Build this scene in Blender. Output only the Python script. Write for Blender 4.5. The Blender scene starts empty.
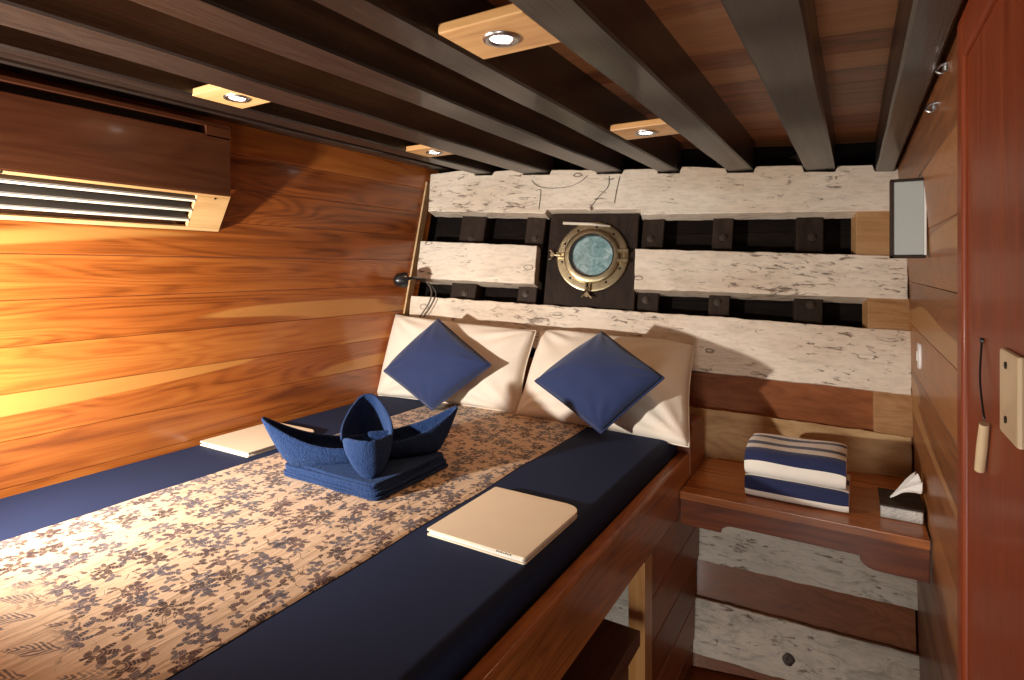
import bpy, bmesh, math, random
from mathutils import Vector, Matrix, noise
random.seed(7)
scn = bpy.context.scene
COL = scn.collection
ZC = 1.65                       # camera height above the cabin sole
SN, CS = .515, .857             # camera yaw against the cabin's axis (x to starboard bulkhead, y to the hull side)

# ------------------------------------------------------------------ helpers
def link(o):
    COL.objects.link(o); return o

def thing(name, label, cat, loc=(0, 0, 0), group=None, kind=None):
    o = link(bpy.data.objects.new(name, None)); o.location = loc
    o.empty_display_size = .05
    return tag(o, label, cat, group, kind)

def tag(o, label=None, cat=None, group=None, kind=None):
    if label: o['label'] = label
    if cat: o['category'] = cat
    if group: o['group'] = group
    if kind: o['kind'] = kind
    return o

def rootloc(p):
    v = Vector((0, 0, 0))
    while p is not None:
        v += p.location; p = p.parent
    return v

def obj(name, bm, mats, parent=None, smooth=False, angle=None, loc=None):
    """world-space bmesh -> one mesh object; its origin is its parent's origin (or loc)"""
    org = rootloc(parent) if parent is not None else Vector(loc or (0, 0, 0))
    bm.normal_update()
    bmesh.ops.translate(bm, verts=bm.verts, vec=-org)
    me = bpy.data.meshes.new(name); bm.to_mesh(me); bm.free()
    for m in (mats if isinstance(mats, (list, tuple)) else [mats]): me.materials.append(m)
    o = link(bpy.data.objects.new(name, me))
    if parent is not None: o.parent = parent
    else: o.location = org
    if smooth:
        for p in me.polygons: p.use_smooth = True
        if angle:
            wn = o.modifiers.new('normals', 'WEIGHTED_NORMAL'); wn.keep_sharp = True; wn.weight = 90
            me.set_sharp_from_angle(angle=math.radians(angle))
    return o

def copy_tree(o, loc, label):
    def cp(a, par):
        c = a.copy(); COL.objects.link(c); c.parent = par
        for ch in a.children: cp(ch, c)
        return c
    c = cp(o, None); c.location = loc; c['label'] = label
    return c

def bx(bm, lo, hi, bev=0, seg=2, mi=0):
    """box between two corners, optional bevel"""
    r = bmesh.ops.create_cube(bm, size=1)
    vs = r['verts']
    for v in vs:
        v.co = Vector([(lo[i] + hi[i]) / 2 + v.co[i] * (hi[i] - lo[i]) for i in range(3)])
    fs = list({f for v in vs for f in v.link_faces})
    for f in fs: f.material_index = mi
    if bev:
        es = list({e for v in vs for e in v.link_edges})
        r = bmesh.ops.bevel(bm, geom=es, offset=bev, segments=seg, affect='EDGES', profile=.5)
        for f in r['faces']: f.material_index = mi
        vs = list({v for f in r['faces'] for v in f.verts} | {v for v in vs if v.is_valid})
    return vs

def prism(bm, pts, vec, bev=0, seg=1, mi=0):
    """polygon (front) extruded by vec; bevel of all edges of the front rim"""
    vec = Vector(vec)
    a = [bm.verts.new(p) for p in pts]; b = [bm.verts.new(Vector(p) + vec) for p in pts]
    n = len(pts)
    f1 = bm.faces.new(a); f2 = bm.faces.new(b[::-1])
    fs = [f1, f2]
    for i in range(n):
        fs.append(bm.faces.new((a[i], b[i], b[(i + 1) % n], a[(i + 1) % n])))
    for f in fs: f.material_index = mi
    bmesh.ops.recalc_face_normals(bm, faces=fs)
    if bev:
        r = bmesh.ops.bevel(bm, geom=list(f1.edges), offset=bev, segments=seg, affect='EDGES', profile=.5)
        for f in r['faces']: f.material_index = mi

def frames(pts):
    out = []; up = None
    for i, p in enumerate(pts):
        t = (pts[min(i + 1, len(pts) - 1)] - pts[max(i - 1, 0)]).normalized()
        if up is None: up = Vector((0, 0, 1)) if abs(t.z) < .9 else Vector((1, 0, 0))
        s = t.cross(up)
        if s.length < 1e-5: s = t.cross(Vector((0, 1, .3)))
        s.normalize(); up = s.cross(t).normalized()
        out.append((p, s, up))
    return out

def tube(bm, pts, r, seg=8, cap=True):
    pts = [Vector(p) for p in pts]
    rr = r if isinstance(r, (list, tuple)) else [r] * len(pts)
    rings = []
    for (p, s, u), q in zip(frames(pts), rr):
        rings.append([bm.verts.new(p + (s * math.cos(a) + u * math.sin(a)) * q) for a in [2 * math.pi * k / seg for k in range(seg)]])
    for A, B in zip(rings, rings[1:]):
        for k in range(seg):
            bm.faces.new((A[k], A[(k + 1) % seg], B[(k + 1) % seg], B[k]))
    if cap:
        bm.faces.new(rings[0][::-1]); bm.faces.new(rings[-1])

def spline(pts, n=8, closed=False):
    P = [Vector(p) for p in pts]; out = []
    m = len(P)
    for i in range(m if closed else m - 1):
        if closed: a, b, c, d = P[i - 1], P[i], P[(i + 1) % m], P[(i + 2) % m]
        else: a, b, c, d = P[max(i - 1, 0)], P[i], P[i + 1], P[min(i + 2, m - 1)]
        for k in range(n):
            t = k / n
            out.append(.5 * ((2 * b) + (c - a) * t + (2 * a - 5 * b + 4 * c - d) * t * t + (3 * b - a - 3 * c + d) * t ** 3))
    if not closed: out.append(P[-1])
    return out

def lathe(bm, prof, M, seg=32, mi=0):
    """profile [(radius, height)] spun about the local z of matrix M"""
    rings = []
    for r, h in prof:
        if r < 1e-6: rings.append([bm.verts.new(M @ Vector((0, 0, h)))])
        else: rings.append([bm.verts.new(M @ Vector((r * math.cos(2 * math.pi * k / seg), r * math.sin(2 * math.pi * k / seg), h))) for k in range(seg)])
    fs = []
    for A, B in zip(rings, rings[1:]):
        for k in range(seg):
            k2 = (k + 1) % seg
            q = [A[k % len(A)], A[k2 % len(A)], B[k2 % len(B)], B[k % len(B)]]
            q2 = []
            for v in q:
                if v not in q2: q2.append(v)
            if len(q2) > 2: fs.append(bm.faces.new(q2))
    for f in fs: f.material_index = mi
    bmesh.ops.recalc_face_normals(bm, faces=fs)

def basis(o, x, y):
    x = Vector(x).normalized(); z = x.cross(Vector(y)).normalized(); y = z.cross(x)
    return Matrix(((x.x, y.x, z.x, o[0]), (x.y, y.y, z.y, o[1]), (x.z, y.z, z.z, o[2]), (0, 0, 0, 1)))

def B(): return bmesh.new()
def W(x, y, zr): return Vector((x, y, ZC + zr))       # heights measured from eye level

# ------------------------------------------------------------------ the room's surfaces
def hull(x, zr): return 2.9065 + .217 * x + .26 * zr   # front face of the hull timbers: yawed and flaring outwards
HN = Vector((-.217, 1, -.26)).normalized()             # outwards, away from the cabin
def HP(x, zr, off=0): return W(x, hull(x, zr), zr) + HN * off
def zb(x): return .447 - .045 * x                      # underside of the deck beams
def zc(x): return zb(x) + .155                         # deck planks
XL = -2.13
def XR(zr): return .2 - .07 * max(zr, 0) - .005 * zr

# ------------------------------------------------------------------ materials
class NT:
    def __init__(s, name):
        s.m = bpy.data.materials.new(name); s.m.use_nodes = True
        s.t = s.m.node_tree; s.b = s.t.nodes['Principled BSDF']
    def n(s, typ, **kw):
        o = s.t.nodes.new(typ)
        for k, v in kw.items():
            if k in o.inputs.keys() or k.isdigit():
                i = o.inputs[int(k)] if k.isdigit() else o.inputs[k]
                s.set(i, v)
            else: setattr(o, k, v)
        return o
    def set(s, i, v):
        if isinstance(v, bpy.types.NodeSocket): s.t.links.new(v, i)
        elif hasattr(v, 'outputs'): s.t.links.new(v.outputs[0], i)
        else: i.default_value = v
    def math(s, op, a, b=0., c=0.):
        o = s.n('ShaderNodeMath', operation=op)
        s.set(o.inputs[0], a); s.set(o.inputs[1], b); s.set(o.inputs[2], c)
        return o.outputs[0]
    def vmath(s, op, a, b=(0, 0, 0)):
        o = s.n('ShaderNodeVectorMath', operation=op)
        s.set(o.inputs[0], a); s.set(o.inputs[1], b)
        return o.outputs[0]
    def noise(s, vec, scale=1, detail=3, rough=.5, dist=0, dims='3D'):
        o = s.n('ShaderNodeTexNoise', noise_dimensions=dims)
        s.set(o.inputs['Vector'], vec); o.inputs['Scale'].default_value = scale; o.inputs['Detail'].default_value = detail
        o.inputs['Roughness'].default_value = rough; o.inputs['Distortion'].default_value = dist
        return o.outputs[0]
    def ramp(s, f, stops, interp='LINEAR'):
        o = s.n('ShaderNodeValToRGB'); s.set(o.inputs[0], f); cr = o.color_ramp; cr.interpolation = interp
        while len(cr.elements) < len(stops): cr.elements.new(1)
        for e, (p, c) in zip(cr.elements, stops):
            e.position = p; e.color = (c, c, c, 1) if isinstance(c, (int, float)) else (*c, 1)
        return o.outputs[0]
    def mix(s, f, a, b, blend='MIX'):
        o = s.n('ShaderNodeMix', data_type='RGBA', blend_type=blend)
        s.set(o.inputs[0], f)
        for i, v in ((6, a), (7, b)): s.set(o.inputs[i], (*v, 1) if isinstance(v, tuple) and len(v) == 3 else v)
        return o.outputs[2]
    def bump(s, h, strength=.3, dist=.01):
        o = s.n('ShaderNodeBump'); o.inputs['Strength'].default_value = strength; o.inputs['Distance'].default_value = dist
        s.set(o.inputs['Height'], h); s.t.links.new(o.outputs[0], s.b.inputs['Normal'])
    def coord(s): return s.n('ShaderNodeTexCoord').outputs['Object']
    def P(s, **kw):
        for k, v in kw.items():
            k = k.replace('_', ' ')
            i = s.b.inputs[k]
            s.set(i, (*v, 1) if isinstance(v, tuple) and len(v) == 3 and i.type == 'RGBA' else v)
    def mp(s, vec, axis, along, across):
        sc = [across] * 3; sc[axis] = along
        return s.vmath('MULTIPLY', vec, tuple(sc))

def wood(name, dark, mid, light, axis, sap=None, sapamt=.66, rough=.3, coat=.5, rings=26, across=5, along=.55, var=.5, bump=.12, spec=.5, fib=.28, ringw=.13):
    t = NT(name)
    isl = t.n('ShaderNodeNewGeometry').outputs['Random Per Island']
    oi = t.n('ShaderNodeObjectInfo').outputs['Random']
    rnd = t.math('FRACT', t.math('ADD', isl, oi))
    off = t.n('ShaderNodeCombineXYZ'); 
    for k, q in enumerate((17.3, 9.7, 23.1)): t.set(off.inputs[k], t.math('MULTIPLY', rnd, q))
    v = t.vmath('ADD', t.coord(), off.outputs[0])
    n1 = t.noise(t.mp(v, axis, along, across), 1, 2, .45, .5)
    rg = t.math('SINE', t.math('MULTIPLY', n1, rings * 6.28))
    rg = t.math('POWER', t.math('MULTIPLY_ADD', rg, .5, .5), 1.6)
    n2 = t.noise(t.mp(v, axis, 4, 260), 1, 2, .6)
    n3 = t.noise(t.mp(v, axis, 1.2, 26), 1, 4, .6, .3)
    f = t.math('MULTIPLY_ADD', t.math('SUBTRACT', n3, .5), .95, .55)
    f = t.math('MULTIPLY_ADD', t.math('SUBTRACT', n2, .5), fib, f)
    f = t.math('SUBTRACT', f, t.math('MULTIPLY', rg, ringw))
    f = t.math('MULTIPLY_ADD', t.math('SUBTRACT', rnd, .4), var, f)
    col = t.ramp(f, [(.1, dark), (.5, mid), (.95, light)])
    if sap:
        n4 = t.noise(t.mp(v, axis, along * .75, across * 1.3), 1, 1.5, .4, .15)
        m = t.ramp(n4, [(sapamt, 0.), (sapamt + .012, 1.)])
        m = t.math('MULTIPLY', m, .8)
        col = t.mix(m, col, sap)
    t.P(Base_Color=col, Roughness=t.math('MULTIPLY_ADD', n3, .25, rough - .1), Coat_Weight=coat, Coat_Roughness=.12, Specular_IOR_Level=spec)
    t.bump(t.math('MULTIPLY_ADD', n2, .6, n3), bump, .002)
    return t.m

TEAK = dict(dark=(.15, .034, .006), mid=(.36, .095, .016), light=(.50, .17, .032))
RED = dict(dark=(.085, .018, .006), mid=(.23, .058, .016), light=(.36, .11, .034))
BEAMC = dict(dark=(.006, .0035, .002), mid=(.015, .0085, .006), light=(.040, .024, .016))
teak_y = wood('teak_wall', axis=1, sap=(.58, .25, .06), sapamt=.645, var=.34, rough=.28, coat=.45, rings=20, fib=.55, ringw=.2, **TEAK)
teak_yr = wood('teak_bulkhead', dark=(.10, .030, .009), mid=(.24, .085, .024), light=(.36, .15, .05), axis=1, sap=(.42, .21, .08), sapamt=.62, rough=.4, coat=.12, spec=.3)
red_y = wood('red_teak_y', axis=1, rough=.4, coat=.12, spec=.35, **RED)
red_x = wood('red_teak_x', axis=0, rough=.36, coat=.2, spec=.4, **RED)
red_z = wood('red_teak_z', axis=2, rough=.42, coat=.06, spec=.3, dark=(.07, .010, .003), mid=(.19, .031, .007), light=(.28, .058, .015))
shelf_m = wood('shelf_teak', axis=0, rough=.28, coat=.3, dark=(.20, .050, .010), mid=(.48, .155, .030), light=(.62, .25, .06))
rail_m = wood('rail_teak', axis=1, rough=.36, coat=.25, dark=(.20, .055, .013), mid=(.48, .16, .034), light=(.64, .27, .07))
post_m = wood('post_teak', axis=2, rough=.35, coat=.3, dark=(.22, .09, .025), mid=(.44, .20, .06), light=(.6, .32, .12))
block_m = wood('light_teak', axis=0, rough=.4, coat=.2, dark=(.36, .16, .05), mid=(.56, .30, .11), light=(.70, .43, .19), rings=14)
beam_m = wood('deck_beam_stain', axis=1, rough=.38, coat=.28, bump=.6, var=.25, spec=.5, **BEAMC)
dark_m = wood('tarred_planking', axis=0, rough=.8, coat=0, spec=.1, dark=(.004, .003, .003), mid=(.009, .006, .005), light=(.02, .013, .010))
rib_m = wood('rib_stain', axis=2, rough=.6, coat=0, spec=.2, dark=(.010, .006, .004), mid=(.027, .016, .011), light=(.05, .032, .022))
deck_m = wood('deck_planks', axis=0, rough=.45, coat=.15, dark=(.10, .03, .012), mid=(.34, .12, .045), light=(.50, .22, .09), rings=16)
raw_m = wood('raw_plank', axis=0, rough=.6, coat=.1, dark=(.30, .15, .06), mid=(.54, .34, .16), light=(.70, .50, .28), rings=12, bump=.5)

filler_m = wood('filler_teak', axis=0, rough=.5, coat=.1, dark=(.16, .07, .025), mid=(.36, .18, .07), light=(.50, .29, .13))
lining_m = wood('lining_teak', axis=0, rough=.42, coat=.12, spec=.35, dark=(.06, .018, .006), mid=(.17, .052, .016), light=(.30, .10, .035))
def whitewash(name, base, worn, smudge=.12):
    t = NT(name)
    oi = t.n('ShaderNodeObjectInfo').outputs['Random']
    off = t.n('ShaderNodeCombineXYZ')
    for k, q in enumerate((31.3, 19.7, 43.1)): t.set(off.inputs[k], t.math('MULTIPLY', oi, q))
    v = t.vmath('ADD', t.coord(), off.outputs[0])
    big = t.noise(v, 3.2, 3, .6)
    n = t.noise(t.mp(v, 0, 9, 60), 1, 5, .65, .8)
    chip = t.math('ADD', n, t.math('MULTIPLY', t.math('SUBTRACT', big, .5), .45))
    m = t.ramp(chip, [(.60, 0.), (.68, 1.)])
    fine = t.noise(t.mp(v, 0, 5, 120), 1, 4, .6, .4)
    m2 = t.ramp(fine, [(.62, 0.), (.74, .55)])
    vor = t.n('ShaderNodeTexVoronoi'); t.set(vor.inputs['Vector'], t.mp(v, 0, 3.2, 6)); vor.inputs['Scale'].default_value = 1
    kr = t.math('SINE', t.math('MULTIPLY', t.math('ADD', vor.outputs['Distance'], t.math('MULTIPLY', n, .12)), 90))
    km = t.math('MULTIPLY', t.ramp(vor.outputs['Distance'], [(.10, 1.), (.17, 0.)]), t.math('GREATER_THAN', kr, .55))
    stain = t.ramp(t.noise(t.mp(v, 0, 1.5, 4), 1, 4, .6), [(.3, worn), (.58, base)])
    smg = t.math('MULTIPLY', t.ramp(t.noise(t.mp(v, 0, 4, 13), 1, 5, .65, 1.2), [(.52, 0.), (.70, 1.)]), smudge)
    stain = t.mix(smg, stain, (.20, .165, .125))
    gl = t.ramp(t.noise(t.mp(v, 0, 2.2, 75), 1, 3, .6, .5), [(.33, .82), (.55, 1.)])
    stain = t.mix(.8, stain, gl, 'MULTIPLY')
    col = t.mix(t.math('MULTIPLY', m2, 1.), stain, (.33, .24, .16))
    col = t.mix(t.math('MULTIPLY', m, .85), col, (.10, .055, .03))
    col = t.mix(t.math('MULTIPLY', km, .7), col, (.09, .055, .035))
    t.P(Base_Color=col, Roughness=.55, Coat_Weight=.1, Coat_Roughness=.3)
    t.bump(t.math('SUBTRACT', t.math('MULTIPLY', fine, .6), t.math('ADD', m, km)), .35, .003)
    return t.m
white_m = whitewash('whitewashed_timber', (.86, .75, .61), (.70, .56, .42), .22)
white2_m = whitewash('shaded_smudged_whitewash', (.84, .76, .64), (.58, .50, .40), .75)  # greyer copy: shelf shade put into the paint, along with real smudges

def plain(name, col, rough=.5, metal=0, coat=0, bumpscale=None, bumpamt=.2, sheen=0, var=.15):
    t = NT(name)
    v = t.coord()
    n = t.noise(v, 14, 4, .6)
    c = t.mix(n, tuple(x * (1 - var) for x in col), tuple(min(1, x * (1 + var)) for x in col))
    t.P(Base_Color=c, Roughness=rough, Metallic=metal, Coat_Weight=coat, Sheen_Weight=sheen)
    if bumpscale: t.bump(t.noise(v, bumpscale, 3, .6), bumpamt, .003)
    return t.m
brass_m = plain('aged_brass', (.44, .36, .22), .36, 1, 0, 60, .15, var=.35)
steel_m = plain('brushed_steel', (.62, .62, .62), .3, 1)
black_m = plain('black_plastic', (.012, .012, .013), .3, 0, .3)
cable_m = plain('grey_cable', (.10, .085, .07), .5)
whiteplastic_m = plain('white_plastic', (.8, .78, .74), .35)
bone_m = plain('pale_wood_fitting', (.66, .50, .30), .45, 0, .1, 30, .1)
stick_m = plain('pale_stick', (.70, .62, .50), .5)
paper_m = plain('paper', (.85, .83, .78), .8)
tissue_m = plain('tissue_paper', (.88, .86, .82), .9, 0, 0, 80, .2, var=.04)
cream_m = plain('cream_leatherette', (.90, .77, .57), .5, 0, 0, 300, .08, var=.04)
screw_m = plain('dark_screw', (.03, .025, .02), .4, .7)
bolt_m = plain('rusty_bolt', (.06, .042, .03), .5, .5)
vent_m = plain('grey_louvre', (.22, .20, .18), .4)
ivory_m = plain('ivory_louvre_edge', (.80, .70, .54), .45)
tin_m = plain('embossed_tin', (.55, .54, .50), .45, .3, 0, 130, .9, var=.5)

def cloth(name, col, scale=900, wr=.25, sheen=.3, var=.08, rough=.85):
    t = NT(name); v = t.coord()
    n = t.noise(v, 9, 3, .6); f = t.noise(v, scale, 2, .6)
    c = t.mix(n, tuple(x * (1 - var) for x in col), tuple(min(1, x * (1 + var)) for x in col))
    t.P(Base_Color=c, Roughness=rough, Sheen_Weight=sheen, Specular_IOR_Level=.25)
    t.bump(t.math('MULTIPLY_ADD', n, 2.5, f), wr, .0015)
    return t.m
navy_m = cloth('navy_sheet', (.012, .022, .064), sheen=0)
cush_m = cloth('navy_cushion_cotton', (.018, .032, .10), sheen=.25)
pillow_m = cloth('cream_pillowcase', (.80, .70, .58), sheen=.1, var=.03)
stripew_m = cloth('white_terry', (.86, .80, .70), 500, .7, .4, .04)
stripen_m = cloth('navy_terry', (.016, .022, .075), 500, .7, .3, .1)
def terry(name, col):
    t = NT(name); v = t.coord()
    f = t.noise(v, 190, 3, .7); n = t.noise(v, 40, 3, .6)
    c = t.mix(f, tuple(x * .55 for x in col), tuple(x * 1.4 for x in col))
    t.P(Base_Color=c, Roughness=.95, Sheen_Weight=.25, Sheen_Roughness=.5, Specular_IOR_Level=.1)
    t.b.inputs['Sheen Tint'].default_value = (.3, .45, .8, 1)
    t.bump(t.math('MULTIPLY_ADD', n, .8, f), 1., .012)
    return t.m
terry_m = terry('blue_terry', (.020, .046, .140))

def batik():
    t = NT('batik_cloth'); co = t.coord()
    sx = t.n('ShaderNodeSeparateXYZ'); t.set(sx.inputs[0], co)
    flat = t.n('ShaderNodeCombineXYZ'); t.set(flat.inputs[0], sx.outputs[0]); t.set(flat.inputs[1], sx.outputs[1])
    base = flat.outputs[0]
    wv = t.n('ShaderNodeVectorMath', operation='SCALE')
    cn = t.n('ShaderNodeTexNoise'); t.set(cn.inputs['Vector'], base); cn.inputs['Scale'].default_value = 30
    t.set(wv.inputs[0], t.vmath('SUBTRACT', cn.outputs['Color'], (.5, .5, .5))); wv.inputs['Scale'].default_value = .012
    p = t.vmath('ADD', base, wv.outputs[0])
    cloth_c = t.mix(t.noise(base, 6, 3, .6), (.56, .38, .23), (.70, .50, .33))
    col = cloth_c
    def layer(col, scale, off, npet, r0, r1, colors, keep, sharp=2.5, inner=.10):
        q = t.vmath('ADD', t.vmath('MULTIPLY', p, (scale, scale, 0)), off)
        vo = t.n('ShaderNodeTexVoronoi', voronoi_dimensions='2D'); t.set(vo.inputs['Vector'], q)
        vo.inputs['Scale'].default_value = 1; vo.inputs['Randomness'].default_value = .75
        d = t.n('ShaderNodeSeparateXYZ'); t.set(d.inputs[0], t.vmath('SUBTRACT', q, vo.outputs['Position']))
        cc = t.n('ShaderNodeSeparateColor'); t.set(cc.inputs[0], vo.outputs['Color'])
        ang = t.math('ARCTAN2', d.outputs[1], d.outputs[0])
        ang = t.math('ADD', ang, t.math('MULTIPLY', cc.outputs[0], 6.28))
        r = vo.outputs['Distance']
        pet = t.math('ABSOLUTE', t.math('COSINE', t.math('MULTIPLY', ang, npet / 2)))
        pet = t.math('POWER', pet, sharp)
        # one side of the bloom is shorter, as a blossom seen from the side
        lop = t.math('MULTIPLY_ADD', t.math('COSINE', ang), .22, .78)
        rad = t.math('MULTIPLY', t.math('MULTIPLY_ADD', pet, r1 - r0, r0), lop)
        m = t.ramp(t.math('SUBTRACT', rad, r), [(.0, 0.), (.03, 1.)])
        hatch = t.math('GREATER_THAN', t.math('SINE', t.math('MULTIPLY', r, 75)), -.55)
        m = t.math('MULTIPLY', m, t.math('MULTIPLY_ADD', hatch, .45, .55))
        eye = t.ramp(r, [(inner * .6, 0.), (inner, 1.)])
        m = t.math('MULTIPLY', m, t.math('MULTIPLY_ADD', eye, .7, .3))
        m = t.math('MULTIPLY', m, t.math('LESS_THAN', cc.outputs[1], keep))
        c = t.ramp(cc.outputs[2], colors, 'CONSTANT')
        return t.mix(m, col, c)
    DK = (.036, .011, .011); SL = (.062, .055, .078); VI = (.075, .03, .032)
    # stems
    n = t.noise(base, 13, 1, .4, 1.2)
    st = t.ramp(t.math('ABSOLUTE', t.math('SUBTRACT', n, .5)), [(.006, 1.), (.016, 0.)])
    st = t.math('MULTIPLY', st, t.math('GREATER_THAN', t.noise(base, 21, 1), .50))
    col = t.mix(t.math('MULTIPLY', st, .8), col, DK)
    col = layer(col, 33, (5.1, 2.2, 0), 2, .04, .42, [(0, VI), (.4, DK), (.7, SL)], .42, 1.6, .02)
    col = layer(col, 22, (3.1, 8.2, 0), 3, .08, .47, [(0, VI), (.3, DK), (.6, SL)], .85, 1.3, .02)
    col = layer(col, 13.5, (.3, .7, 0), 7, .20, .54, [(0, SL), (.5, DK), (.8, VI)], .86, 1.3, .12)
    # feathery hatched leaves towards the foot end
    rot = t.n('ShaderNodeVectorRotate', rotation_type='Z_AXIS'); t.set(rot.inputs['Vector'], p); rot.inputs['Angle'].default_value = -.6
    q = t.vmath('MULTIPLY', rot.outputs[0], (7.5, 17, 0))
    vo = t.n('ShaderNodeTexVoronoi', voronoi_dimensions='2D'); t.set(vo.inputs['Vector'], q); vo.inputs['Scale'].default_value = 1; vo.inputs['Randomness'].default_value = .6
    d = t.n('ShaderNodeSeparateXYZ'); t.set(d.inputs[0], t.vmath('SUBTRACT', q, vo.outputs['Position']))
    lf = t.math('LESS_THAN', t.math('ADD', t.math('ABSOLUTE', t.math('MULTIPLY', d.outputs[0], .85)), t.math('ABSOLUTE', d.outputs[1])), .36)
    ht = t.math('GREATER_THAN', t.math('SINE', t.math('ADD', t.math('MULTIPLY', d.outputs[0], 60), t.math('MULTIPLY', t.math('ABSOLUTE', d.outputs[1]), 50))), -.1)
    ft = t.mix(t.math('MULTIPLY', t.math('MULTIPLY', lf, ht), .85), cloth_c, SL)
    edge = t.math('ADD', sx.outputs[1], t.math('MULTIPLY', t.noise(base, 5, 2), .35))
    zone = t.ramp(t.math('ADD', edge, 1.), [(.60, 1.), (.66, 0.)])
    col = t.mix(zone, col, ft)
    t.P(Base_Color=col, Roughness=.6, Sheen_Weight=.1, Specular_IOR_Level=.35)
    wr = t.noise(t.vmath('MULTIPLY', base, (60, 7, 1)), 1, 3, .55, .6)
    t.bump(t.math('MULTIPLY_ADD', t.noise(base, 700, 1), .15, wr), .6, .008)
    return t.m
batik_m = batik()

def glassy(name, col, rough, trans=1, ior=1.45):
    t = NT(name); t.P(Base_Color=col, Roughness=rough, Transmission_Weight=trans, IOR=ior); return t.m
frost_m = plain('frosted_glass', (.40, .43, .41), .35, 0, .25, var=.04)
def sea():
    t = NT('lit_porthole_glass'); v = t.coord()
    n = t.noise(v, 22, 6, .75, 1.2)
    c = t.ramp(n, [(.3, (.09, .17, .18)), (.5, (.22, .36, .37)), (.72, (.55, .66, .66))])  # opaque pane: outside light and reflections are put into its base colour
    t.P(Base_Color=c, Roughness=.12, Coat_Weight=1., Coat_Roughness=.05)
    t.bump(t.noise(v, 60, 3), .3, .003)
    return t.m
sea_m = sea()
def emit(name, col, s):
    t = NT(name); t.P(Base_Color=(1, 1, 1), Emission_Color=col, Emission_Strength=s); return t.m
led_m = emit('led_lens', (1, .95, .88), 14)

# ------------------------------------------------------------------ the setting
ROOM = 'cabin'
def structure(name, bm, m, label, cat, parent=None):
    o = obj(name, bm, m, parent); tag(o, label, cat, None, 'structure'); return o

bm = B()
for k in range(13):
    bx(bm, (XL + .002, -1.0 + k * .3, -.03), (.8, -1.0 + k * .3 + .297, 0), .002, 1)
structure('floor', bm, red_x, 'varnished red teak cabin sole below the bunk', 'floor')

# left bulkhead: horizontal teak boards following the hull at their far end
bm = B()
z0 = -.095 - .138 * 12
for k in range(18):
    a, b = z0 + .138 * k + .0006, z0 + .138 * (k + 1) - .0006
    a = max(a, -ZC)
    y1, y2 = hull(XL, a) + .1, hull(XL, b) + .1
    b = min(b, zc(XL) - .002)
    if b <= a: continue
    pts = [W(XL, -1.0, a), W(XL, y1, a), W(XL, y2, b), W(XL, -1.0, b)]
    prism(bm, pts, (-.03, 0, 0), .0015)
structure('wall_left', bm, teak_y, 'glossy orange teak board bulkhead along the left of the bed', 'wall')

# right bulkhead
bm = B()
for k in range(-10, 4):
    a, b = max(-.057 + .175 * k + .0006, -ZC), min(-.057 + .175 * (k + 1) - .0006, zc(.15) - .002)
    if b <= a: continue
    pts = [W(XR(a), -1.0, a), W(XR(b), -1.0, b), W(XR(b), hull(XR(b), b) + .1, b), W(XR(a), hull(XR(a), a) + .1, a)]
    prism(bm, pts, (.03, 0, 0), .0015)
structure('wall_right', bm, teak_yr, 'varnished teak bulkhead running from the door frame to the whitewashed hull', 'wall')

# bulkhead behind the camera
bm = B()
for k in range(12):
    x0 = XL + .01 + k * .2
    if x0 > .5: break
    bx(bm, (x0, -1.03, 0), (min(x0 + .197, .8), -1.0, 2.2))
structure('wall_near', bm, red_z, 'teak bulkhead at the foot of the bunk', 'wall')

# deck planks
bm = B()
for k in range(28):
    y = -1.0 + k * .15
    pts = [W(XL - .03, y + .0015, zc(XL - .03)), W(.3, y + .0015, zc(.3)), W(.3, y + .1485, zc(.3)), W(XL - .03, y + .1485, zc(XL - .03))]
    prism(bm, pts, (0, 0, .03))
structure('ceiling', bm, deck_m, 'brown deck planks above the dark ceiling beams', 'ceiling')

# hull side: dark outer planking, ribs and the brown lining between the lower timbers
wall_back = thing('wall_back', 'dark planked hull side with bolted ribs behind the whitewashed timbers', 'wall', HP(-1, -ZC + .01), kind='structure')
bm = B()
for k in range(16):
    a, b = -ZC + .17 * k, -ZC + .17 * (k + 1) - .003
    if a > .75: break
    pts = [HP(XL - .05, a, .17), HP(.35, a, .17), HP(.35, b, .17), HP(XL - .05, b, .17)]
    prism(bm, pts, HN * .04)
obj('planking', bm, dark_m, wall_back)
bm = B()
prism(bm, [HP(XL + .01, -ZC + .02, .035), HP(.21, -ZC + .02, .035), HP(.2, -.5, .035), HP(XL + .01, -.42, .035)], HN * .03)
obj('lining_board', bm, lining_m, wall_back)
for x0, x1 in ((-1.906, -1.759), (-1.522, -1.418), (-.911, -.806), (-.579, -.487), (-.216, -.104)):
    bm = B()
    pts = [HP(x0, -.42, .075), HP(x1, -.42, .075), HP(x1, .60, .075), HP(x0, .60, .075)]
    prism(bm, pts, HN * .09, .004)
    rib = obj('rib', bm, rib_m, wall_back)
    for zz in (.17, -.13):
        bm = B()
        M = basis(HP((x0 + x1) / 2 + random.uniform(-.01, .02), zz - .022 * (x0 + 1) + random.uniform(-.01, .01), .075), (1, .217, 0), (0, .26, 1))
        lathe(bm, [(.019, -.002), (.019, .004), (.011, .005), (.011, .013), (0, .014)], M, 12)
        obj('bolt', bm, bolt_m, rib)
def filler(x0, x1, za, zb_, d=.0):
    bm = B()
    prism(bm, [HP(x0, zb_, .012), HP(x1, zb_ - .004, .012), HP(x1, za - .004, .012), HP(x0, za, .012)], HN * .1, .002)
    tag(obj('filler_block', bm, filler_m, wall_back), 'pale wood filler block')
filler(.012, .20, .045, .262); filler(.055, .21, -.30, -.12); filler(.075, .21, -.70, -.49)

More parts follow.
